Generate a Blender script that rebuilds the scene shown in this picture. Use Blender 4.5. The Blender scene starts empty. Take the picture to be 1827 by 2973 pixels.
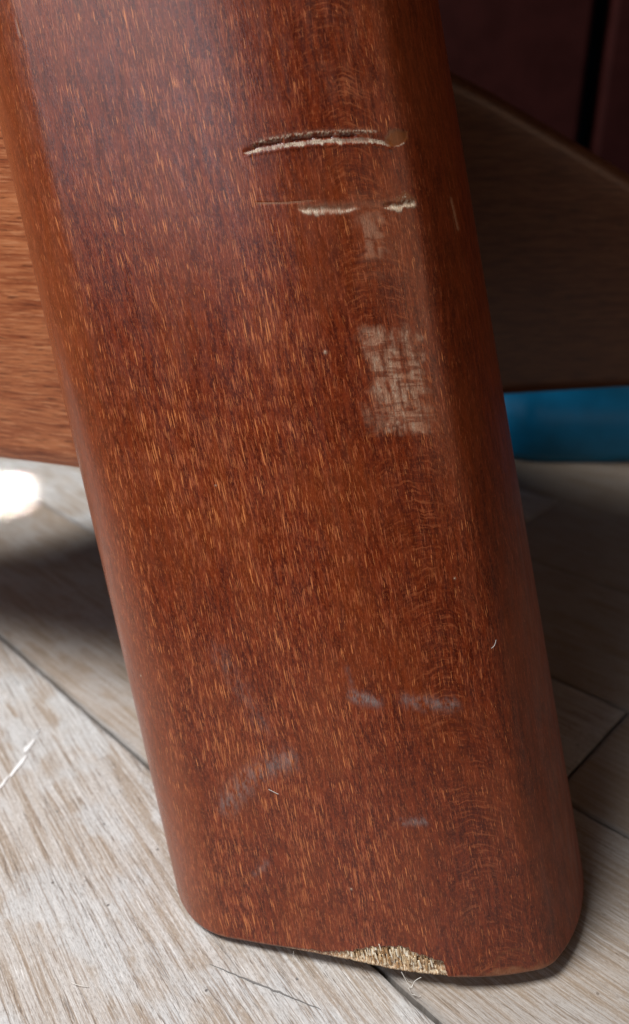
import bpy, bmesh, math, random
import numpy as np
from mathutils import Vector, Matrix

# ------------------------------------------------------------------ camera, world, lamps, exposure
sc = bpy.context.scene
C = sc.collection
cam_d = bpy.data.cameras.new("camera"); cam = bpy.data.objects.new("camera", cam_d); C.objects.link(cam)
cam.location = (0, 0, 0.108); cam.rotation_euler = (math.radians(90 - 23.5), 0, 0)
cam_d.sensor_fit = 'VERTICAL'; cam_d.sensor_height = 24; cam_d.sensor_width = 24
cam_d.lens = 17.356; cam_d.clip_start = 0.005; cam_d.clip_end = 20
cam_d.dof.use_dof = True; cam_d.dof.focus_distance = 0.104; cam_d.dof.aperture_fstop = 12.0
sc.camera = cam

w = bpy.data.worlds.new("World"); sc.world = w; w.use_nodes = True
w.node_tree.nodes["Background"].inputs[0].default_value = (1.0, 0.83, 0.68, 1)
w.node_tree.nodes["Background"].inputs[1].default_value = 0.006

def area(name, loc, target, sx, sy, power, col):
    d = bpy.data.lights.new(name, 'AREA'); d.shape = 'RECTANGLE'; d.size = sx; d.size_y = sy
    d.energy = power; d.color = col
    o = bpy.data.objects.new(name, d); C.objects.link(o); o.location = loc
    o.rotation_euler = (Vector(target) - Vector(loc)).to_track_quat('-Z', 'Y').to_euler()
    return o
area("window_light", (-0.58, 0.075, 0.98), (0.0, 0.10, 0.03), 0.36, 0.42, 20.0, (1.0, 0.985, 0.96))
area("room_light", (-0.66, -0.62, 0.74), (0.0, 0.12, 0.10), 0.54, 0.42, 2.05, (0.80, 0.88, 1.0))
area("warm_fill_light", (0.52, -0.46, 0.50), (0.05, 0.12, 0.04), 0.40, 0.34, 0.65, (1.0, 0.66, 0.46))  # added fill for warm bounce, lifts the right floor and leg side
spo = area("sun_patch_light", (-0.95, 0.72, 1.0), (-0.135, 0.268, 0), 0.034, 0.034, 0.06, (1.0, 0.96, 0.9))
spo.data.spread = math.radians(.7)
spo.rotation_euler = (spo.rotation_euler.to_matrix() @ Matrix.Rotation(math.radians(32), 3, 'Z')).to_euler()

sc.cycles.max_bounces = 4; sc.cycles.diffuse_bounces = 3; sc.cycles.glossy_bounces = 3; sc.cycles.caustics_reflective = False
vs = sc.view_settings
vs.view_transform = 'Standard'; vs.look = 'None'; vs.exposure = 0.0; vs.gamma = 1.0; vs.use_curve_mapping = False

# ------------------------------------------------------------------ helpers
rng = np.random.default_rng(7)
random.seed(7)
MM = 0.001

def link(o, parent=None):
    C.objects.link(o)
    if parent is not None: o.parent = parent
    return o
def mesh_obj(name, verts, faces, mat, parent=None, smooth=False):
    me = bpy.data.meshes.new(name); me.from_pydata([tuple(v) for v in verts], [], [tuple(f) for f in faces]); me.update()
    if smooth: me.shade_smooth()
    me.materials.append(mat)
    return link(bpy.data.objects.new(name, me), parent)
def tag(o, label=None, cat=None, group=None, kind=None):
    if label: o["label"] = label
    if cat: o["category"] = cat
    if group: o["group"] = group
    if kind: o["kind"] = kind
    return o

class NT:
    """tiny node-building helper"""
    def __init__(s, name, dims='3D'):
        s.dims = dims
        s.m = bpy.data.materials.new(name); s.m.use_nodes = True
        s.t = s.m.node_tree; s.N = s.t.nodes; s.L = s.t.links
        s.b = s.N["Principled BSDF"]; s.out = s.N["Material Output"]
    def set(s, sock, v):
        if isinstance(v, bpy.types.NodeSocket): s.L.new(v, sock)
        elif isinstance(v, (tuple, list)) and len(v) == 3 and sock.type == 'RGBA': sock.default_value = (*v, 1)
        elif sock.type == 'RGBA' and isinstance(v, (int, float)): sock.default_value = (v, v, v, 1)
        else: sock.default_value = v
    def n(s, typ, ins=None, **kw):
        nd = s.N.new(typ)
        for k, v in kw.items(): setattr(nd, k, v)
        for k, v in (ins or {}).items(): s.set(nd.inputs[k], v)
        return nd
    def math(s, op, a, b=None, c=None, clamp=False):
        nd = s.n('ShaderNodeMath', operation=op, use_clamp=clamp)
        for i, v in enumerate((a, b, c)):
            if v is not None: s.set(nd.inputs[i], v)
        return nd.outputs[0]
    def mul(s, a, b): return s.math('MULTIPLY', a, b)
    def add(s, a, b): return s.math('ADD', a, b)
    def ramp(s, v, lo, hi, a=0.0, b=1.0, smooth=True):
        nd = s.n('ShaderNodeMapRange', interpolation_type='SMOOTHSTEP' if smooth else 'LINEAR')
        for k, x in (('Value', v), ('From Min', lo), ('From Max', hi), ('To Min', a), ('To Max', b)): s.set(nd.inputs[k], x)
        return nd.outputs[0]
    def mix(s, f, a, b, mode='MIX'):
        nd = s.n('ShaderNodeMix', data_type='RGBA', blend_type=mode)
        s.set(nd.inputs[0], f); s.set(nd.inputs[6], a); s.set(nd.inputs[7], b)
        return nd.outputs[2]
    def scale(s, v, xyz, off=(0, 0, 0)):
        nd = s.n('ShaderNodeVectorMath', operation='MULTIPLY_ADD')
        s.set(nd.inputs[0], v); s.set(nd.inputs[1], xyz); s.set(nd.inputs[2], off)
        return nd.outputs[0]
    def vadd(s, a, b):
        nd = s.n('ShaderNodeVectorMath', operation='ADD'); s.set(nd.inputs[0], a); s.set(nd.inputs[1], b); return nd.outputs[0]
    def noise(s, v, scale=1.0, detail=2.0, rough=0.5, dist=0.0, dims=None):
        nd = s.n('ShaderNodeTexNoise', {'Vector': v, 'Scale': scale, 'Detail': detail, 'Roughness': rough, 'Distortion': dist}, noise_dimensions=dims or s.dims); return nd.outputs
    def vor(s, v, scale=1.0, rnd=1.0, dims='2D'):
        nd = s.n('ShaderNodeTexVoronoi', {'Vector': v, 'Scale': scale, 'Randomness': rnd}, voronoi_dimensions=dims); return nd.outputs
    def xyz(s, v): return s.n('ShaderNodeSeparateXYZ', {0: v}).outputs
    def comb(s, x, y, z=0.0): return s.n('ShaderNodeCombineXYZ', {0: x, 1: y, 2: z}).outputs[0]
    def bump(s, h, strength, dist, normal=None):
        ins = {'Height': h, 'Strength': strength, 'Distance': dist}
        if normal is not None: ins['Normal'] = normal
        return s.n('ShaderNodeBump', ins).outputs[0]
    def bs(s, **kw):
        for k, v in kw.items():
            s.set(s.b.inputs[k.replace('_', ' ')], v)
        return s.m

# ------------------------------------------------------------------ materials
def flecks(m, st, sx, sy, off, thr0, thr1, jag, dens):
    """spindle-shaped pale pores, long axis along y of st (mm)"""
    v = m.scale(st, (sx, sy, 1), (off, off * 1.7, 0))
    wob = m.noise(m.scale(st, (sx * 1.3, sy * 3.5, 1)), 1.0, 2.0, .6)[1]
    v2 = m.vadd(v, m.scale(wob, (jag, jag * .6, 0), (-jag * .5, -jag * .3, 0)))
    o = m.vor(v2)
    r = m.xyz(o['Color'])
    thr = m.mul(m.ramp(m.math('POWER', r[0], 2.2), 0, 1, thr0, thr1, False), dens)
    return m.ramp(o['Distance'], thr, m.mul(thr, .55), 0.0, 1.0), r

def leg_wood():
    m = NT("stained_beech_leg", "2D")
    a = m.n('ShaderNodeAttribute', attribute_name="st").outputs['Vector']
    mk = m.n('ShaderNodeAttribute', attribute_name="marks")
    mk1 = m.n('ShaderNodeSeparateColor', {0: mk.outputs['Color']}).outputs
    bare, scuff, amber, tan = mk1[0], mk1[1], mk1[2], mk.outputs['Alpha']
    za = m.n('ShaderNodeAttribute', attribute_name="zones")
    zn = m.n('ShaderNodeSeparateColor', {0: za.outputs['Color']}).outputs; side = za.outputs['Alpha']
    ribbon, dens, edge = zn[0], zn[1], zn[2]
    wv = m.noise(m.scale(a, (.07, .035, 1)), 1.0, 2.0)[1]
    st = m.vadd(a, m.scale(wv, (1.6, 0, 0), (-.8, 0, 0)))
    # stain mottling
    n1 = m.noise(m.scale(st, (1.4, .22, 1)), 1.0, 4.0, .62)[0]
    n2 = m.noise(m.scale(st, (6.0, .9, 1), (3, 7, 0)), 1.0, 3.0, .6)[0]
    n3 = m.noise(m.scale(st, (.11, .05, 1), (9, 1, 0)), 1.0, 3.0, .55)[0]
    n4 = m.noise(m.scale(st, (3.0, 2.2, 1), (1, 5, 0)), 1.0, 3.0, .65)[0]
    base = m.mix(m.ramp(n1, .34, .68), (.074, .0088, .0028), (.200, .0300, .0076))
    base = m.mix(m.mul(m.ramp(n4, .45, .72), .55), base, (.280, .053, .0122))
    base = m.mix(m.mul(m.ramp(n2, .50, .30), .55), base, (.085, .010, .0045))
    base = m.mix(m.mul(m.ramp(n3, .42, .66), .30), base, (.250, .052, .0115))
    base = m.mix(m.mul(edge, .55), base, (.27, .082, .032))
    clus = m.noise(m.scale(st, (.16, .045, 1), (17, 3, 0)), 1.0, 3.0, .6)[0]
    dens0 = dens
    dens = m.mul(dens, m.ramp(clus, .30, .66, .55, 1.12))
    f1, r1 = flecks(m, st, 3.3, .225, 0.0, .06, .40, .60, dens)
    f4, r4 = flecks(m, st, 4.6, .34, 53.0, .06, .44, .60, dens)
    def streaks(sx, sy, off, lo, hi):
        nn = m.noise(m.scale(st, (sx, sy, 1), (off, off, 0)), 1.0, 3.0, .55)[0]
        k = m.math('SUBTRACT', 1.13, m.mul(dens, .13))
        return m.ramp(nn, m.mul(k, lo), m.mul(k, hi))
    f2 = streaks(4.6, .34, 31.0, .585, .665)
    f3 = streaks(8.0, 1.1, 77.0, .55, .66)
    col = m.mix(m.mul(f3, .45), base, (.44, .105, .040))
    col = m.mix(m.mul(f2, .60), col, (.52, .145, .060))
    col = m.mix(m.mul(f4, m.ramp(r4[1], 0, 1, .10, .75)), col, (.58, .185, .060))
    col = m.mix(m.mul(f1, m.ramp(r1[1], 0, 1, .10, .90)), col, (.70, .235, .078))
    # ray figure: arched ripples across the grain
    x, y, _ = m.xyz(st)
    dx = m.math('SUBTRACT', x, 41.8)
    arch = m.mul(m.mul(dx, dx), -.075)
    wob = m.noise(m.scale(st, (.22, .07, 1), (4, 4, 0)), 1.0, 3.0, .6)[0]
    ph = m.add(m.math('SUBTRACT', y, arch), m.mul(wob, 2.2))
    rip = m.noise(m.comb(m.mul(x, .22), m.mul(ph, 1.9)), 1.0, 3.0, .7)[0]
    patch = m.noise(m.scale(st, (.16, .10, 1), (2, 8, 0)), 1.0, 2.0)[0]
    wgt = m.mul(ribbon, m.ramp(patch, .34, .54))
    col = m.mix(m.mul(wgt, m.ramp(rip, .50, .40, 0, .55)), col, (.075, .0095, .0045))
    col = m.mix(m.mul(wgt, m.ramp(rip, .55, .68, 0, .52)), col, (.42, .12, .045))
    # wear: rubbed lacquer, bare wood, amber undercoat
    wn = m.noise(m.scale(a, (9.0, 2.6, 1)), 1.0, 3.0, .7)[0]
    col = m.mix(m.mul(amber, .80), col, (.21, .066, .018))
    col = m.mix(m.mul(scuff, m.ramp(wn, .25, .75, .35, 1.0)), col, m.mix(tan, (.53, .285, .175), (.27, .24, .235)))
    pale = m.mix(m.ramp(wn, .35, .65), (.36, .25, .16), (.72, .61, .48))
    tanc = m.mix(m.ramp(m.noise(m.scale(a, (5.0, 1.6, 1), (5, 2, 0)), 1.0, 3.0, .7)[0], .38, .64), (.45, .25, .12), (.90, .77, .56))
    col = m.mix(bare, col, m.mix(tan, pale, tanc))
    rn = m.noise(m.scale(a, (.5, .14, 1), (6, 6, 0)), 1.0, 4.0, .6)[0]
    rough = m.ramp(rn, .3, .7, .25, .36)
    rough = m.add(rough, m.mul(side, .12))
    rough = m.mix(m.math('MAXIMUM', bare, m.mul(scuff, .6)), rough, .75)
    wear = m.math('MAXIMUM', bare, scuff)
    hn = m.noise(m.scale(a, (5.0, .8, 1), (8, 3, 0)), 1.0, 2.0, .6)[0]
    nrm = m.bump(m.mul(hn, m.add(m.mul(wear, 4.0), 1.0)), .30, .00006)
    return m.bs(Base_Color=col, Roughness=rough, Normal=nrm, Specular_IOR_Level=m.math('SUBTRACT', .54, m.mul(side, .36)))

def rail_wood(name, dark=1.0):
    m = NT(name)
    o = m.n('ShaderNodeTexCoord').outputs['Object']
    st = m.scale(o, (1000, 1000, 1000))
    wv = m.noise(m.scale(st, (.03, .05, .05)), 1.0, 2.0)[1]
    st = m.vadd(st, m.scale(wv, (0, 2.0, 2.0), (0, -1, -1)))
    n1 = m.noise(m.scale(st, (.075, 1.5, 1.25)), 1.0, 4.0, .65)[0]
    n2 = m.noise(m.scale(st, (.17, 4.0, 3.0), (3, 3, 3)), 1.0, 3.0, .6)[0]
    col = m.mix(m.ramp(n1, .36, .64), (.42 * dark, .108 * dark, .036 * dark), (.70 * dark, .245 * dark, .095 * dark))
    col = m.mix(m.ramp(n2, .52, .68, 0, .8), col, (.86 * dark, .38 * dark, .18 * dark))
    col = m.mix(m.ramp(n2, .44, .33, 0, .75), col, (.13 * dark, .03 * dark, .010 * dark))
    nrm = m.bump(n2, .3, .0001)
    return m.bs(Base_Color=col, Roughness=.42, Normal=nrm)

def floor_wood():
    m = NT("worn_parquet", "2D")
    o = m.n('ShaderNodeTexCoord').outputs['Object']
    rnd = m.n('ShaderNodeObjectInfo').outputs['Random']
    ang = m.n('ShaderNodeAttribute', attribute_name="grain_angle", attribute_type='OBJECT').outputs['Fac']
    tone = m.n('ShaderNodeAttribute', attribute_name="tone", attribute_type='OBJECT').outputs['Fac']
    rot = m.n('ShaderNodeVectorRotate', {'Vector': o, 'Angle': ang}, rotation_type='Z_AXIS').outputs[0]
    st = m.scale(rot, (1000, 1000, 1000))
    st = m.vadd(st, m.comb(m.mul(rnd, 500), m.mul(rnd, 313), m.mul(rnd, 91)))
    wv = m.noise(m.scale(st, (.02, .03, .03)), 1.0, 2.0)[1]
    st = m.vadd(st, m.scale(wv, (0, 1.8, 0), (0, -.9, 0)))
    n1 = m.noise(m.scale(st, (.026, .62, .4)), 1.0, 4.0, .62)[0]
    n2 = m.noise(m.scale(st, (.075, 2.6, 1), (7, 1, 0)), 1.0, 4.0, .65)[0]
    n3 = m.noise(m.scale(st, (.050, .085, .1), (2, 9, 0)), 1.0, 4.0, .62)[0]
    n4 = m.noise(m.scale(st, (1.0, 4.5, 1), (1, 2, 0)), 1.0, 3.0, .75)[0]
    n5 = m.noise(m.scale(st, (.022, .40, .4), (13, 4, 0)), 1.0, 3.0, .55)[0]
    col = m.mix(m.ramp(n1, .36, .62), (.325, .265, .212), (.465, .440, .420))
    col = m.mix(m.ramp(n3, .44, .62, 0, .80), col, (.49, .50, .51))
    col = m.mix(m.ramp(n2, .55, .66, 0, .50), col, (.64, .635, .63))
    col = m.mix(m.ramp(n2, .47, .35, 0, .60), col, (.21, .150, .105))
    ck = m.math('ABSOLUTE', m.math('SUBTRACT', n5, .5))
    dash = m.mul(m.ramp(ck, .011, .003), m.ramp(n2, .56, .44, .0, .60))
    col = m.mix(dash, col, (.14, .11, .09))
    v2 = m.vor(m.vadd(m.scale(st, (.10, 1.9, 1), (50, 20, 0)), m.scale(m.noise(m.scale(st, (.4, 2, 1)), 1.0, 2.0)[1], (.35, .35, 0))))
    r2 = m.xyz(v2['Color'])
    wdash = m.mul(m.ramp(v2['Distance'], .22, .08), m.ramp(r2[0], .80, .98, 0, .8))
    col = m.mix(wdash, col, (.72, .72, .72))
    ddash = m.mul(m.ramp(v2['Distance'], .26, .10), m.ramp(r2[0], .20, .02, 0, .7))
    col = m.mix(ddash, col, (.16, .105, .065))
    # grit
    v3 = m.vor(m.scale(st, (.16, .16, 1)))
    grit = m.mul(m.ramp(v3['Distance'], .055, .02), m.ramp(m.xyz(v3['Color'])[1], .72, .85))
    col = m.mix(grit, col, (.10, .09, .085))
    col = m.mix(m.ramp(n4, .47, .32, 0, .60), col, (.21, .185, .165)); col = m.mix(m.ramp(n4, .56, .70, 0, .45), col, (.66, .65, .64))
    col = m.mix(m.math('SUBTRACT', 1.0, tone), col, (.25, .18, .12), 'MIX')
    # dirt on the chamfers and joint faces
    dirt = m.n('ShaderNodeAttribute', attribute_name="edge_dirt").outputs['Fac']
    col = m.mix(m.mul(dirt, .45), col, (.17, .175, .18))
    h = m.add(m.mul(n2, 1.0), m.add(m.mul(dash, -1.2), m.mul(n4, .5)))
    nrm = m.bump(h, .55, .00022)
    return m.bs(Base_Color=col, Roughness=m.ramp(n3, .3, .7, .55, .72), Normal=nrm, Specular_IOR_Level=.35)

def plain(name, col, rough, **kw):
    m = NT(name)
    o = m.n('ShaderNodeTexCoord').outputs['Object']
    nz = m.noise(m.scale(o, (60, 60, 60)), 1.0, 4.0, .6)[0]
    c = m.mix(m.ramp(nz, .3, .7), tuple(x * .82 for x in col), tuple(x * 1.12 for x in col))
    return m.bs(Base_Color=c, Roughness=m.ramp(nz, .3, .7, rough * .85, rough * 1.1), **kw)

M_leg = leg_wood()
M_rail = rail_wood("stained_rail")
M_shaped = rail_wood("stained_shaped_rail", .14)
M_floor = floor_wood()
M_sub = plain("joint_dirt", (.030, .027, .025), .9)
M_pad = plain("black_rubber", (.012, .012, .012), .7)
M_tub = plain("blue_plastic", (.008, .215, .47), .25)
M_cup = plain("dark_red_paint", (.021, .0046, .0040), .7, Specular_IOR_Level=.05)
M_cupgap = plain("dark_cupboard_inside", (.010, .009, .009), .9)
M_lint = plain("pale_lint", (.72, .70, .66), .8)
def fibre():
    m = NT("raw_wood_fibre")
    r = m.n('ShaderNodeNewGeometry').outputs['Random Per Island']
    c = m.mix(m.ramp(r, 0, .75), (.50, .29, .13), (.88, .72, .48)); c = m.mix(m.ramp(r, .5, .9), c, (.95, .88, .74))
    return m.bs(Base_Color=c, Roughness=.8)
M_fibre = fibre()
M_flake = plain("white_filler", (.78, .79, .80), .7)

# ------------------------------------------------------------------ floor of parquet boards
floor = mesh_obj("floor", [(-1, -.5, -.009), (1.2, -.5, -.009), (1.2, 1.6, -.009), (-1, 1.6, -.009)], [(0, 1, 2, 3)], M_sub)
tag(floor, "worn grey-brown parquet floor of diagonal boards", kind="structure")

def jitter_line(p0, p1, step, amp, r):
    n = max(1, int((p1 - p0).length / step))
    d = (p1 - p0).normalized(); nn = Vector((-d.y, d.x))
    pts = []; off = 0.0
    for i in range(n):
        off = off * .6 + r.uniform(-1, 1) * amp * .6
        pts.append(p0 + (p1 - p0) * (i / n) + nn * off)
    return pts
def make_board(L, Wd, near, r):
    """board with its long axis on local x, top at z=0, worn uneven edges and a chamfer"""
    step, amp = (.0035, .00016) if near else (L + 1, 0)
    c = [Vector((-L/2, -Wd/2)), Vector((L/2, -Wd/2)), Vector((L/2, Wd/2)), Vector((-L/2, Wd/2))]
    loop = []
    for i in range(4): loop += jitter_line(c[i], c[(i+1) % 4], step, amp, r)
    n = len(loop); vs_, fs, dirt = [], [], []
    for dz, ins, dd in ((-.0085, 0, 1), (-.00055, 0, 1), (-.00012, .00035, .8), (0, .0010, .0)):
        for p in loop:
            k = ins * (1 if not near else r.uniform(.6, 1.5)) if ins else 0
            q = Vector((max(-L/2 + k, min(L/2 - k, p.x * (1 - 2*k/L))), p.y * (1 - 2*k/Wd)))
            vs_.append((q.x, q.y, dz)); dirt.append(dd)
    for k in range(3):
        for i in range(n):
            j = (i+1) % n; fs.append((k*n+i, k*n+j, (k+1)*n+j, (k+1)*n+i))
    fs.append(tuple(range(3*n, 4*n)))
    me = bpy.data.meshes.new("floor_board"); me.from_pydata(vs_, [], fs); me.update()
    at = me.attributes.new("edge_dirt", 'FLOAT', 'POINT'); at.data.foreach_set("value", dirt)
    me.materials.append(M_floor)
    return me

DIR = Vector((math.cos(math.radians(-44.5)), math.sin(math.radians(-44.5)))); NRM = Vector((-DIR.y, DIR.x))
rows = [-.200, -.148, -.096, -.044, .0085, .0605, .1115, .1465, .1985, .2505, .3025, .3545, .4065, .4585, .5105, .5625, .6145, .6665]
GAP = .0007
far_cache = {}
rb = random.Random(11)
for ri in range(len(rows) - 1):
    n0, n1 = rows[ri], rows[ri+1]
    Wd = n1 - n0 - (GAP if n1 < .12 else .0004)
    joints = {.0085: -.295, .0605: -.262, .1115: -.0445, .1465: -.19}.get(n0, rb.uniform(-.2, 0))
    Lb = .285
    k0 = int((-.85 - joints) / Lb) - 1
    for k in range(k0, k0 + 8):
        d0 = joints + k * Lb; d1 = d0 + Lb
        cen = DIR * ((d0 + d1) / 2) + NRM * ((n0 + n1) / 2)
        if not (-.55 < cen.x < .55 and -.15 < cen.y < .75): continue
        near = cen.length < .30
        if near: me = make_board(Lb - .0004, Wd, True, rb)
        else:
            key = round(Wd, 4)
            if key not in far_cache: far_cache[key] = make_board(Lb - GAP, Wd, False, rb)
            me = far_cache[key]
        b = link(bpy.data.objects.new("floor_board", me), floor)
        b.location = (cen.x, cen.y, rb.uniform(-.00012, .00012) + (.00025 if n0 == .0605 else 0))
        b.rotation_euler = (0, 0, math.radians(-44.5))
        b["grain_angle"] = math.radians(9.0) if n0 == .0085 else math.radians(rb.uniform(-3, 3))
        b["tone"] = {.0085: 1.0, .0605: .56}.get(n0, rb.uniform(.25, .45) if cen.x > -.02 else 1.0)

# white filler flakes in the scratch across the near-left board
def flake(name, pts, z, t, mat, parent):
    n = len(pts); v = [(x, y, z) for x, y in pts] + [(x, y, z + t) for x, y in pts]
    f = [tuple(range(n, 2*n))] + [(i, (i+1) % n, n + (i+1) % n, n + i) for i in range(n)]
    return mesh_obj(name, v, f, mat, parent)
fr = random.Random(3)
fl_pts = [(-.0628, .1085, 8.0, .9), (-.0617, .1132, 4.0, .7), (-.0605, .1178, 6.5, .9), (-.0603, .1238, 4.6, 1.3), (-.0600, .1285, 2.0, .3)]
for (x, y, ln, wd) in fl_pts:
    pts = []
    for i in range(10):
        a = 2 * math.pi * i / 10
        lx = math.cos(a) * ln * .5 * fr.uniform(.75, 1.1); ly = math.sin(a) * wd * .5 * fr.uniform(.6, 1.2)
        ca, sa = math.cos(math.radians(80)), math.sin(math.radians(80))
        pts.append((x + (lx*ca - ly*sa) * MM, y + (lx*sa + ly*ca) * MM))
    flake("filler_flake", pts, .00005, .00022, M_flake, floor)

M_crack = plain("crack_dirt", (.17, .165, .16), .9)
def crack(pts, wd):
    up, dn = [], []
    for i, (x, y) in enumerate(pts):
        k = wd*(.15 + .75*math.sin(math.pi*i/(len(pts)-1)))*fr.uniform(.6, 1.3)
        up.append((x + k*.35, y + k)); dn.append((x - k*.35, y - k))
    flake("crack", up + dn[::-1], .00003, .00014, M_crack, floor)
def wander(p, q, n):
    return [(p[0] + (q[0]-p[0])*i/n + fr.uniform(-.00009, .00009), p[1] + (q[1]-p[1])*i/n + fr.uniform(-.00009, .00009)) for i in range(n+1)]
crack(wander((-.0160, .0758), (.0010, .0690), 22), .00013)

# ------------------------------------------------------------------ the furniture: leg, rail, shaped rail
root = bpy.data.objects.new("wooden_furniture_frame", None); C.objects.link(root); root.location = (.012, .10, 0)
tag(root, "red-brown stained wooden furniture frame with scratched, chipped leg on parquet", "furniture")
def attach(o):
    o.parent = root; o.matrix_parent_inverse = Matrix.Translation((-.012, -.10, 0)); return o

AX = np.array([-.206, .307, 1.0])
def section():
    segR = [(23.5, -14.5, -14.5), (24, -14.5, 12), (4, 12, 43), (11.8, 43, 66), (10, 66, 84), (40, 84, 90), (14, 90, 175)]
    segL = [(3, 165.5, 152), (11, 152, 108), (8, 108, 80), (42, 79, 76), (14, 76, 0)]
    def walk(P, segs):
        out, ss, s = [], [], 0.0
        for L, a0, a1 in segs:
            n = int(L / .05)
            for i in range(n):
                a = math.radians(a0 + (a1 - a0) * (i + .5) / n)
                P = P + L / n * np.array([math.cos(a), math.sin(a)]); s += L / n; out.append(P); ss.append(s)
        return out, ss
    P0 = np.array([-13.0, 78.7]); r, sr = walk(P0, segR); l, sl = walk(P0, segL)
    return np.array(l[::-1] + [P0] + r), np.array([-x for x in sl[::-1]] + [0.0] + sr)
SEC, SS = section()

def vnoise(x, y, seed, octaves=1, rough=.5):
    tot = 0; amp = 1; norm = 0
    for o in range(octaves):
        g = np.random.default_rng(seed + o * 101).random((256, 256))
        xi = np.floor(x).astype(int); yi = np.floor(y).astype(int); fx = x - xi; fy = y - yi
        fx = fx*fx*(3-2*fx); fy = fy*fy*(3-2*fy)
        a = g[xi % 256, yi % 256]; b = g[(xi+1) % 256, yi % 256]; c = g[xi % 256, (yi+1) % 256]; d = g[(xi+1) % 256, (yi+1) % 256]
        tot = tot + amp * ((a*(1-fx)+b*fx)*(1-fy) + (c*(1-fx)+d*fx)*fy); norm += amp; amp *= rough; x = x*2; y = y*2
    return tot / norm
def sstep(a, b, x):
    t = np.clip((x - a) / (b - a), 0, 1); return t*t*(3-2*t)
def poly(s, pts):
    p = np.array(pts); return np.interp(s, p[:, 0], p[:, 1])

s_list = np.concatenate([np.linspace(SS[0], -20, 60, endpoint=False), np.arange(-20, 66, .13), np.linspace(66, SS[-1], 60)])
z_list = np.concatenate([np.array([0, .08, .2, .35]), np.arange(.5, 9, .10), np.arange(9, 138, .145), np.linspace(139, 330, 40)])
Sg, Zg = np.meshgrid(s_list, z_list)
bx = np.interp(s_list, SS, SEC[:, 0]); by = np.interp(s_list, SS, SEC[:, 1])
tx = np.interp(s_list + .1, SS, SEC[:, 0]) - np.interp(s_list - .1, SS, SEC[:, 0])
ty = np.interp(s_list + .1, SS, SEC[:, 1]) - np.interp(s_list - .1, SS, SEC[:, 1])
tl = np.hypot(tx, ty); tx /= tl; ty /= tl
nz = tx*AX[1] - ty*AX[0]; nl = np.sqrt(ty**2 + tx**2 + nz**2)
Nv = np.stack([ty/nl, -tx/nl, nz/nl], -1)

bare = np.zeros_like(Sg); scuff = np.zeros_like(Sg); amber = np.zeros_like(Sg); tan = np.zeros_like(Sg); D = np.zeros_like(Sg)
nA = vnoise(Sg*2.2, Zg*2.2, 1, 3); nB = vnoise(Sg*5, Zg*1.4, 5, 2); nC = vnoise(Sg*.9, Zg*.9, 9, 2); nF = vnoise(Sg*6, Zg*6, 21, 2); nG = vnoise(Sg*4.2, Zg*.6, 25, 3, .7)
# gentle hand-sanded unevenness
D += .05 * (vnoise(Sg*.12, Zg*.05, 33, 2) - .5)
edgew = np.exp(-((Sg + 9)/5)**2) + np.exp(-((Sg - 49.5)/4)**2)
D += .16*edgew*(vnoise(Sg*.25, Zg*.11, 34, 3, .55) - .5)
# first gouge: a pale crushed strip under a dark groove
c1 = poly(Sg, [(27.9, 112.35), (30.3, 112.85), (33.9, 113.35), (37.5, 113.72), (41.2, 113.88), (44.0, 114.0), (46.2, 113.65), (47.5, 113.0)])
in1 = sstep(27.7, 28.1, Sg) * (1 - sstep(46.6, 47.4, Sg))
hw = poly(Sg, [(27.9, .05), (29.5, .12), (33, .21), (38, .27), (43, .30), (46.5, .22), (47.5, .12)]) * (.45 + .75*nG + .35*nA)
d1 = Zg - c1
nH = vnoise(Sg*1.7, Zg*.3, 98, 3, .7)
lowr = hw*(.05 + 2.1*nH*nH + .8*nG); upr = hw*(.35 + .9*vnoise(Sg*1.3, Zg*.2, 99, 2))
bare = np.maximum(bare, in1 * sstep(-lowr - .06, -lowr + .06, d1) * (1 - sstep(upr - .05, upr + .07, d1)) * (.55 + .45*sstep(.30, .52, nG)) * (1 - .55*sstep(.52, .62, vnoise(Sg*.8, Zg*.5, 91, 2))))
groove = np.exp(-((d1 - hw - .28) / .22)**2) * in1 * sstep(28, 30, Sg)
D -= (.03 + .26*sstep(.40, .62, vnoise(Sg*.8, Zg*.1, 95, 2))) * groove + .10 * in1 * np.exp(-(d1/.40)**2)
D += .08 * in1 * np.exp(-((d1 + hw + .22) / .20)**2) * (.5 + nA)
c1b = poly(Sg, [(28.4, 112.9), (30.4, 113.75), (34.6, 114.4), (38.7, 114.75), (43.1, 114.9), (45.5, 114.9)])
crumb = np.exp(-((Zg - c1b) / .20)**2) * sstep(28.6, 30, Sg) * (1 - sstep(45, 46, Sg)) * sstep(.48, .58, nF)
bare = np.maximum(bare, crumb * .9); tan = np.maximum(tan, crumb * .5)
rub = np.exp(-((Zg - c1b - .1) / .35)**2) * sstep(29, 31, Sg) * (1 - sstep(45, 46, Sg))
scuff = np.maximum(scuff, rub * .25 * nA)
bl = ((Sg - 48.2)/1.8)**2 + ((Zg - 114.2 - .18*(Sg - 48))/.95)**2 + 1.3*(vnoise(Sg*1.1, Zg*1.1, 97, 3, .65) - .5)
amber = np.maximum(amber, 1 - sstep(.75, 1.1, bl + 1.1*(nA - .5)))
D -= .05 * (1 - sstep(.7, 1.1, bl))
rimb = np.exp(-((bl - 1.02)/.10)**2) * sstep(113.9, 113.3, Zg); rimb = np.where(Zg < 113.75, np.exp(-((bl - 1.0)/.14)**2), 0) * (Sg < 49.7)
bare = np.maximum(bare, rimb * .9 * sstep(.42, .55, nA))
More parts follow.
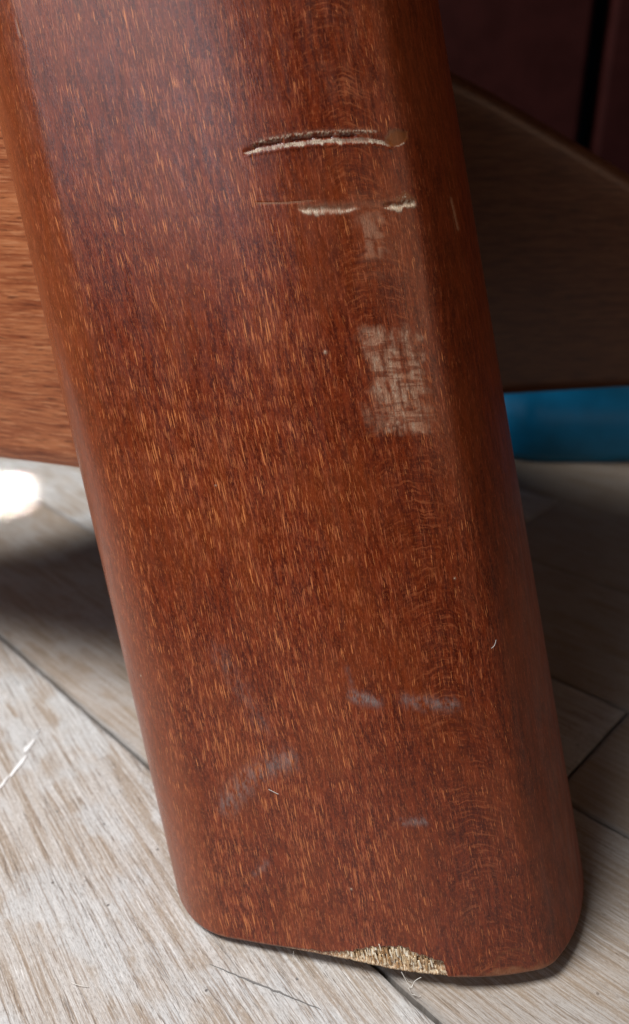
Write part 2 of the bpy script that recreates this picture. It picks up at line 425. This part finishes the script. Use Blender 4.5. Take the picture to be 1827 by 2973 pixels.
# second gouge: hairline, crushed strip, torn end
hl = np.exp(-((Zg - poly(Sg, [(28, 106.4), (32.5, 106.5), (37, 106.85)])) / .085)**2) * sstep(27.9, 28.4, Sg) * (1 - sstep(33, 37.5, Sg))
amber = np.maximum(amber, hl); scuff = np.maximum(scuff, hl*.65); D -= .08*hl
c2 = poly(Sg, [(33.3, 105.6), (37.2, 105.5), (41, 105.7), (45, 105.75), (49.5, 106.3)]) + .45*(vnoise(Sg*.9, 0*Zg, 103, 2) - .5)
in2 = sstep(33.2, 34, Sg) * (1 - sstep(40, 42, Sg)); hw2 = (.10 + .34*sstep(33.2, 36, Sg)*(1 - sstep(37.5, 41.5, Sg)))*(.25 + 1.5*vnoise(Sg*1.9, Zg*.5, 104, 3, .7))
b2 = in2 * (1 - sstep(hw2*.7, hw2*1.3, np.abs(Zg - c2)))
b2 = b2*sstep(.30, .55, nG)*np.clip(1.6*vnoise(Sg*.9, Zg*.4, 93, 2) - .25, 0, 1); bare = np.maximum(bare, b2*.9); scuff = np.maximum(scuff, .7*in2*np.exp(-((Zg - c2 - .3)/.5)**2))
scuff = np.maximum(scuff, .22*sstep(33, 35, Sg)*(1 - sstep(48, 50, Sg))*np.exp(-((Zg - c2 - .5)/.6)**2))
D -= .14*in2*np.exp(-((Zg - c2 - .25)/.35)**2)
in3 = sstep(44.6, 45.1, Sg)*(1 - sstep(48.9, 49.5, Sg)); hw3 = (.12 + .30*sstep(44.8, 47, Sg))*(.2 + 1.5*vnoise(Sg*1.9, Zg*.5, 106, 3, .7))
b3 = in3*(1 - sstep(hw3*.7, hw3*1.3, np.abs(Zg - c2 - .02 + .3*(nC - .5))))*sstep(.25, .5, nG)
bare = np.maximum(bare, b3*.85); tan = np.maximum(tan, b3*.5); D -= .15*in3*np.exp(-((Zg - c2 - .3)/.3)**2)
tri = (1 - sstep(.8, 1.1, np.abs(Sg - 48)/1.6 + np.abs(Zg - 106.9)/1.0 + .5*(nA - .5)))
amber = np.maximum(amber, tri*.8); bare = np.maximum(bare, tri*sstep(.62, .72, nF)*.8)
# rubbed patches (lacquer worn through, woven look)
def worn(s0, s1, z0, z1, amt, seed, slant=0.0, fall=1.2):
    ss_ = Sg + slant*(Zg - (z0+z1)/2)
    reg = sstep(s0 - .4, s0 + fall, ss_ + 2.2*(nC - .5))*(1 - sstep(s1 - fall, s1 + .5, ss_ + 2.5*(nC - .5)))*sstep(z0 - .4, z0 + .8, Zg + 1.2*(nC - .5))*(1 - sstep(z1 - .8, z1 + .5, Zg + 1.2*(nC - .5)))
    ver = vnoise(Sg*2.6, Zg*.22, seed, 3, .6); hor = vnoise(Sg*.30, Zg*1.9, seed+3, 3, .65); brk = vnoise(Sg*1.1, Zg*.8, seed+6, 3, .6)
    body = sstep(.30, .68, .55*ver + .45*brk)
    cut = sstep(.33, .45, hor)
    return reg*np.clip(.10 + 1.15*body, 0, 1)*(.30 + .70*cut)*amt
w4 = worn(38.0, 46.8, 77.8, 91.6, 1.0, 40, 0, 2.8); scuff = np.maximum(scuff, w4)
bare = np.maximum(bare, w4*sstep(.60, .70, vnoise(Sg*3.2, Zg*.8, 47, 2))*.45); D -= .05*w4
w4b = worn(36.4, 45.0, 78.0, 82.0, .42, 50); scuff = np.maximum(scuff, w4b)
w3 = worn(41.3, 43.9, 99.6, 105.2, .6, 60, 0, .5); scuff = np.maximum(scuff, w3)
scuff = np.maximum(scuff, worn(40, 46, 97, 108, .10, 63))
scuff = np.maximum(scuff, worn(39, 46, 118, 136, .05, 66))
# chips on the side face and the upper left
for (s0, z0, s1, z1, hwid, am) in ((57.4, 107.2, 58.1, 102.8, .34, 1.0), (-.9, 129.5, -.8, 127.0, .10, .95), (57.0, 105, 57.2, 102.5, .08, .4)):
    tt = np.clip((Zg - z1)/(z0 - z1), 0, 1); cs = s1 + (s0 - s1)*tt
    mk_ = np.exp(-((Sg - cs)/(hwid*(.5 + nA)))**2)*sstep(z1 - .3, z1 + .4, Zg)*(1 - sstep(z0 - .6, z0 + .2, Zg))
    amber = np.maximum(amber, mk_*am); scuff = np.maximum(scuff, mk_*am*.85); D -= .08*mk_
# grey scuffs
def smear(pts, wid, amt, seed):
    global scuff, tan
    p = np.array(pts); best = np.full_like(Sg, 1e9); along = np.zeros_like(Sg)
    for i in range(len(p)-1):
        a, b = p[i], p[i+1]; ab = b - a
        t = np.clip(((Sg-a[0])*ab[0] + (Zg-a[1])*ab[1])/(ab@ab), 0, 1)
        d = np.hypot(Sg - a[0] - t*ab[0], Zg - a[1] - t*ab[1]); best = np.minimum(best, d)
    g = np.exp(-(best/wid)**2)*np.clip(2.6*vnoise(Sg*2.2, Zg*1.0, seed, 3, .7) - .75, 0, 1)*amt
    scuff = np.maximum(scuff, g); tan = np.where(best < 3*wid, 1.0, tan)
smear([(28.2, 42.8), (31.0, 42.4)], .8, 1.0, 70)
smear([(35.5, 42.5), (38.5, 42.2), (42.0, 41.9)], .9, .7, 71)
smear([(28.0, 46.5), (28.3, 44.0)], .5, .25, 72)
smear([(4.5, 22.5), (7.5, 25.5), (10, 28), (16.5, 31.8)], 1.5, .60, 73)
smear([(6.9, 11.8), (9.2, 14.0)], .6, .40, 74)
smear([(31.6, 24.5), (34.8, 24.7)], .55, .9, 75)
smear([(9, 46), (13.5, 36)], 1.6, .22, 76)
for (s0, z0, r0) in ((33.5, 88.3, .22), (45.4, 58.9, .14), (22, 12.5, .18), (-6, 40, .15), (14, 70, .12)):
    sp_ = np.exp(-(np.hypot(Sg - s0, Zg - z0)/r0)**2*1.5); bare = np.maximum(bare, sp_)
# chipped lower edge, raw torn fibres
top = poly(Sg, [(6, .35), (9, .5), (15.3, 1.0), (18.8, 1.7), (21.5, 2.7), (24, 3.8), (26, 4.4), (28.2, 4.5), (29.6, 4.0), (31.4, 3.2), (33.6, 2.8), (33.9, .3), (36, .2)]) 
topn = top + .9*(vnoise(Sg*2.4, Zg*.5, 80, 2) - .5)*sstep(10, 18, Sg)
z0b = poly(Sg, [(-18, .3), (-6, .7), (4, 1.4), (16, 2.1), (30, 2.4), (60, 2.4)])      # the sole is not quite level
chip = (1 - sstep(topn - .15, topn + .12, Zg))*sstep(6, 9, Sg)*(1 - sstep(33.75, 33.95, Sg))
strong = chip*sstep(15, 20, Sg)
tornn = .6*np.floor(6*vnoise(Sg*2.6, Zg*.9, 84, 2, .6))/6 + .4*vnoise(Sg*4.5, Zg*2.2, 86, 2, .6)
bare = np.maximum(bare, np.clip(strong + chip*sstep(.40, .55, nF)*.75, 0, 1)); tan = np.maximum(tan, chip)
D -= strong*(.15 + .75*sstep(.25, .70, tornn))*sstep(0, .5, topn - Zg)*(.25 + .75*sstep(.3, 2.2, Zg))
D -= chip*.12
edge_w = (1 - sstep(.7, 1.7, Zg + 2.0*(nC - .5)))*sstep(38, 40.5, Sg)*(1 - sstep(49, 52, Sg))
amber = np.maximum(amber, edge_w*.9); scuff = np.maximum(scuff, edge_w*.45*nA)
edge_l = (1 - sstep(.3, .7, Zg + .8*(nC - .5)))*sstep(-8, 2, Sg)*(1 - sstep(60, 64, Sg))
scuff = np.maximum(scuff, edge_l*.45)
arc = np.exp(-((np.hypot((Sg - 44.3)/3.6, (Zg - .6)/3.6) - 1)/.05)**2)*(Zg > 1)*(nA > .35)
amber = np.maximum(amber, arc*.6)
# rounded bottom arris
hb = np.clip(Zg/.6, 0, 1); D -= .55*(1 - np.sqrt(np.clip(1 - (1 - hb)**2, 0, 1)))

zreal = Zg + z0b*(1 - np.clip(Zg/40, 0, 1))
X = bx[None] + AX[0]*zreal + Nv[None, :, 0]*D
Y = by[None] + AX[1]*zreal + Nv[None, :, 1]*D
Z = zreal + Nv[None, :, 2]*D*np.clip(Zg/1.5, 0, 1)
nr, nc = Sg.shape
V = np.stack([X, Y, Z], -1).reshape(-1, 3)*MM
ii, jj = np.meshgrid(np.arange(nr-1), np.arange(nc), indexing='ij'); jn = (jj+1) % nc
F = np.stack([ii*nc+jj, ii*nc+jn, (ii+1)*nc+jn, (ii+1)*nc+jj], -1).reshape(-1, 4)
me = bpy.data.meshes.new("leg")
nv = len(V); nf = len(F)
cap_b = np.arange(nc)[::-1]; cap_t = (nr-1)*nc + np.arange(nc)
me.vertices.add(nv); me.vertices.foreach_set("co", V.astype(np.float32).ravel())
loops = np.concatenate([F.ravel(), cap_b, cap_t]).astype(np.int32)
me.loops.add(len(loops)); me.loops.foreach_set("vertex_index", loops)
me.polygons.add(nf + 2)
me.polygons.foreach_set("loop_start", np.concatenate([np.arange(nf)*4, [nf*4, nf*4+nc]]).astype(np.int32))
me.update(calc_edges=True); me.validate(); me.shade_smooth()
at = me.attributes.new("st", 'FLOAT_VECTOR', 'POINT')
at.data.foreach_set("vector", np.stack([Sg, Zg*1.066, 0*Sg], -1).astype(np.float32).ravel())
at = me.attributes.new("marks", 'FLOAT_COLOR', 'POINT')
at.data.foreach_set("color", np.stack([bare, scuff, amber, tan], -1).clip(0, 1).astype(np.float32).ravel())
rib = np.exp(-((Sg - 41.8)/4.2)**2)
dens = poly(Sg, [(-18, .25), (-8, .55), (-3, .9), (4, 1.0), (28, 1.0), (36, .72), (50, .6), (54, .25), (66, .2)])*(.72 + .28*sstep(125, 95, Zg)) if False else \
       np.interp(Sg, [-18, -8, -3, 4, 26, 36, 50, 54, 66], [.2, .40, .8, 1.0, 1.0, .68, .55, .22, .15])*np.interp(Zg, [0, 70, 95, 125], [1, 1, .9, .78])
edg = np.interp(Sg, [-20, -10, -3, 2, 48, 54, 66], [1, .9, .5, 0, 0, .35, .35])
at = me.attributes.new("zones", 'FLOAT_COLOR', 'POINT')
at.data.foreach_set("color", np.stack([rib, dens, edg, np.interp(Sg, [47, 53], [0, 1])], -1).astype(np.float32).ravel())
me.materials.append(M_leg)
leg = bpy.data.objects.new("leg", me); C.objects.link(leg); attach(leg)
tag(leg, "splayed rounded leg with two white gouges, a rubbed patch and a chipped foot")

def leg_point(s, z):
    i = np.array([np.interp(s, SS, SEC[:, 0]), np.interp(s, SS, SEC[:, 1]), 0.0])
    k = int(np.argmin(np.abs(s_list - s)))
    zz = z + float(np.interp(s, [-18, -6, 4, 16, 30, 60], [.3, .7, 1.4, 2.1, 2.4, 2.4]))*max(0.0, 1 - max(0.0, z)/40)
    return (i + AX*zz)*MM, Nv[k], np.array([tx[k], ty[k], 0])

# torn fibres standing in the chip
sv, sf = [], []
fr = random.Random(5)
axn = AX/np.linalg.norm(AX)
for i in range(190):
    s = fr.triangular(19.0, 33.4, 27); tp = float(np.interp(s, [15.3, 18.8, 21.5, 24, 26, 28.2, 29.6, 31.4, 33.6], [.9, 1.7, 2.9, 4.4, 5.0, 5.1, 4.6, 3.6, 3.1]))
    z = fr.uniform(.8, max(.9, tp*.85 - .3))
    P, N_, T_ = leg_point(s, z)
    L = fr.uniform(.7, 1.6)*MM; wd = fr.uniform(.12, .30)*MM; th = fr.uniform(.08, .18)*MM
    dirv = axn + T_*fr.uniform(-.16, .16) + N_*fr.uniform(-.06, .20); dirv /= np.linalg.norm(dirv)
    L = min(L, max(.4*MM, (tp - z)*MM*.9)) if fr.random() < .8 else L
    side = np.cross(dirv, N_); side /= np.linalg.norm(side); up = np.cross(side, dirv)
    base = P - N_*fr.uniform(.10, .55)*MM - dirv*L*.12
    b0 = len(sv)
    for (a, k) in ((0, 1.0), (.7, .95), (1.0, .75)):
        for (u, v_) in ((-1, -1), (1, -1), (1, 1), (-1, 1)):
            sv.append(tuple(base + dirv*L*a + side*u*wd*k*.5 + up*v_*th*k*.5))
    for r_ in range(2):
        for q in range(4):
            sf.append((b0+r_*4+q, b0+r_*4+(q+1) % 4, b0+(r_+1)*4+(q+1) % 4, b0+(r_+1)*4+q))
    sf.append((b0+8, b0+9, b0+10, b0+11)); sf.append((b0+3, b0+2, b0+1, b0))
spl = mesh_obj("torn_wood_fibre", sv, sf, M_fibre, leg); tag(spl, "pale raw torn wood fibres in the chipped lower edge", kind="stuff")

# pad under the sole
ring = []
for s in np.linspace(SS[0], SS[-1], 60, endpoint=False):
    ring.append((np.interp(s, SS, SEC[:, 0]), np.interp(s, SS, SEC[:, 1])))
cx = sum(p[0] for p in ring)/60; cy = sum(p[1] for p in ring)/60
pv = []
for zz, k in ((.3, .70), (1.2, .72), (2.9, .72)):
    for (x, y) in ring: pv.append(((cx + (x-cx)*k)*MM, (cy + 4 + (y-cy)*k)*MM, zz*MM))
pf = [(r_*60+i, r_*60+(i+1) % 60, (r_+1)*60+(i+1) % 60, (r_+1)*60+i) for r_ in range(2) for i in range(60)] + [tuple(range(59, -1, -1))]
mesh_obj("foot_pad", pv, pf, M_pad, leg)

def prism(name, outline, depth, bev, mat, mw, segs=4):
    """outline in local x,z; front face at y=0, back at y=depth; all arrises rounded"""
    bm = bmesh.new()
    vs0 = [bm.verts.new((x, 0, z)) for x, z in outline]; f = bm.faces.new(vs0)
    r_ = bmesh.ops.extrude_face_region(bm, geom=[f])
    bmesh.ops.translate(bm, vec=(0, depth, 0), verts=[v for v in r_['geom'] if isinstance(v, bmesh.types.BMVert)])
    bmesh.ops.recalc_face_normals(bm, faces=bm.faces)
    ed = [e for e in bm.edges if e.calc_face_angle(0) > .5]
    bmesh.ops.bevel(bm, geom=ed, offset=bev, segments=segs, profile=.5, affect='EDGES')
    me = bpy.data.meshes.new(name); bm.to_mesh(me); bm.free(); me.shade_smooth(); me.materials.append(mat)
    o = bpy.data.objects.new(name, me); C.objects.link(o); o.matrix_world = mw
    return o
RA = math.radians(-18.5)
mw = Matrix.Translation((-.0455, .1344, 0)) @ Matrix.Rotation(RA, 4, 'Z')
rail = prism("rail", [(-.42, .0575), (.028, .0575), (.028, .152), (-.42, .152)], .024, .0042, M_rail, mw, 5)
attach(rail); tag(rail, "brightly lit deep rail with straight horizontal grain")
def block(name, plan, z0, z1, mat):
    n = len(plan); v = [(x, y, z0) for x, y in plan] + [(x, y, z1) for x, y in plan]
    f = [tuple(range(n-1, -1, -1)), tuple(range(n, 2*n))] + [(i, (i+1) % n, n+(i+1) % n, n+i) for i in range(n)]
    return attach(mesh_obj(name, v, f, mat))
tag(block("shade_block", [(-.150, .192), (-.085, .245), (-.030, .290), (.022, .296), (.045, .236), (.006, .146)], .0590, .115, M_shaped), "added unseen block that shades the floor behind the rail")  # added out of view; its plan is shaped to shade the floor
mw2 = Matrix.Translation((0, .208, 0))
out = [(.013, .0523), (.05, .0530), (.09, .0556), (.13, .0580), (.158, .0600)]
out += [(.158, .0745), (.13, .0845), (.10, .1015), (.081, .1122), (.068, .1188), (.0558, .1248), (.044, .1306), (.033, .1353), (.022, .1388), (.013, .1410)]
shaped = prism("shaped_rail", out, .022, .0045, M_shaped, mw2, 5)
attach(shaped); tag(shaped, "dark blurred rail with a sloping top edge")

# ------------------------------------------------------------------ blue tub and red cupboard behind
tub = bpy.data.objects.new("storage_tub", None); C.objects.link(tub); tub.location = (.215, .375, 0)
tag(tub, "blue plastic tub standing on the floor under the sloping rail", "tub")
def rrect(hx, hy, r, n=8):
    pts = []
    for cx_, cy_, a0 in ((hx-r, hy-r, 0), (-hx+r, hy-r, 90), (-hx+r, -hy+r, 180), (hx-r, -hy+r, 270)):
        for i in range(n+1):
            a = math.radians(a0 + 90*i/n); pts.append((cx_ + r*math.cos(a), cy_ + r*math.sin(a)))
    return pts
def shell(name, prof, mat, parent):
    rings = [[(x, y, z) for x, y in rrect(hx, hy, r)] for hx, hy, r, z in prof]; n = len(rings[0])
    v = [p for rg in rings for p in rg]; f = []
    for k in range(len(rings)-1):
        for i in range(n): f.append((k*n+i, k*n+(i+1) % n, (k+1)*n+(i+1) % n, (k+1)*n+i))
    f.append(tuple(range(n-1, -1, -1))); f.append(tuple(range((len(rings)-1)*n, len(rings)*n)))
    return mesh_obj(name, v, f, mat, parent, True)
body = shell("tub_body", [(.1385, .0735, .024, .0004), (.1395, .0745, .024, .0010), (.1400, .0750, .024, .004), (.1440, .079, .026, .060), (.1425, .0775, .024, .0605), (.138, .073, .022, .010)], M_tub, tub)
shell("rim", [(.1445, .0795, .026, .0600), (.149, .084, .030, .0605), (.150, .085, .031, .063), (.149, .084, .030, .0655), (.143, .078, .026, .0655), (.142, .077, .025, .0610)], M_tub, body)

cup = bpy.data.objects.new("cupboard", None); C.objects.link(cup); cup.location = (.16, .58, 0)
tag(cup, "dark red cupboard in the shadowy background with a gap between its doors", "cupboard")
def box(name, x0, x1, y0, y1, z0, z1, bev, mat, parent):
    bm = bmesh.new(); bmesh.ops.create_cube(bm, size=1)
    for v in bm.verts: v.co = Vector(((x0+x1)/2 + v.co.x*(x1-x0), (y0+y1)/2 + v.co.y*(y1-y0), (z0+z1)/2 + v.co.z*(z1-z0)))
    bmesh.ops.bevel(bm, geom=list(bm.edges), offset=bev, segments=2, profile=.5, affect='EDGES')
    me = bpy.data.meshes.new(name); bm.to_mesh(me); bm.free(); me.materials.append(mat)
    return link(bpy.data.objects.new(name, me), parent)
box("carcass", -.42, .42, -.056, .20, 0, .55, .002, M_cupgap, cup)
box("door", -.415, -.0005, -.080, -.058, .03, .54, .003, M_cup, cup)
box("door", .0105, .415, -.080, -.058, .03, .54, .003, M_cup, cup)

# ------------------------------------------------------------------ lint
def thread(name, pts, rad, label, group=None):
    cu = bpy.data.curves.new(name, 'CURVE'); cu.dimensions = '3D'; cu.bevel_depth = rad; cu.bevel_resolution = 1; cu.resolution_u = 6
    spn = cu.splines.new('NURBS'); spn.points.add(len(pts)-1); spn.use_endpoint_u = True; spn.order_u = 3
    for p, q in zip(spn.points, pts): p.co = (*q, 1)
    cu.materials.append(M_lint)
    tmp = bpy.data.objects.new(name, cu); C.objects.link(tmp)
    dg = bpy.context.evaluated_depsgraph_get(); me = bpy.data.meshes.new_from_object(tmp.evaluated_get(dg))
    C.objects.unlink(tmp); bpy.data.objects.remove(tmp)
    o = bpy.data.objects.new(name, me); C.objects.link(o); tag(o, label, "thread", group); return o
def lp(s, z, out=.12):
    P, N_, _ = leg_point(s, z); return tuple(P + N_*out*MM)
thread("lint_thread", [lp(27.2, .5, .2), lp(27.5, .0, .5), lp(28.0, -.9, .8), lp(28.3, -1.3, .9), lp(28.6, -.9, .8), lp(29.0, -.2, .6), lp(30.0, .1, .3)], .00004,
       "thin white thread dangling in a loop below the pale chip")
rt = random.Random(9)
def curl(cx_, cy_, n, spread, z):
    p = []; x, y, a = cx_, cy_, rt.uniform(0, 6)
    for i in range(n):
        a += rt.uniform(-1.5, 1.5); x += math.cos(a)*spread; y += math.sin(a)*spread; p.append((x, y, z + rt.uniform(0, .0006)))
    return p
thread("lint_tuft", curl(.0158, .0706, 18, .0004, .0002), .000025, "grey tangle of lint caught in the board gap below the leg")
thread("lint_thread", [(-.0360, .0728, .0003), (-.0350, .0722, .0006), (-.0334, .0722, .0003)], .00004, "short white curved fibre lying on the board at lower left")
thread("lint_thread", [lp(48.9, 49.0), lp(49.6, 49.1), lp(49.9, 49.9)], .00003, "tiny white curled hair stuck to the right side of the leg")
thread("lint_thread", [lp(12.2, 26.3), lp(13.6, 25.8)], .00004, "tiny straight white hair stuck across the grey smear")
thread("lint_thread", [lp(10.6, .2, .1), lp(10.2, -1.0, .2), lp(10.0, -1.6, .3)], .000025, "fine hair hanging under the left part of the sole")
sc.render.film_transparent = False
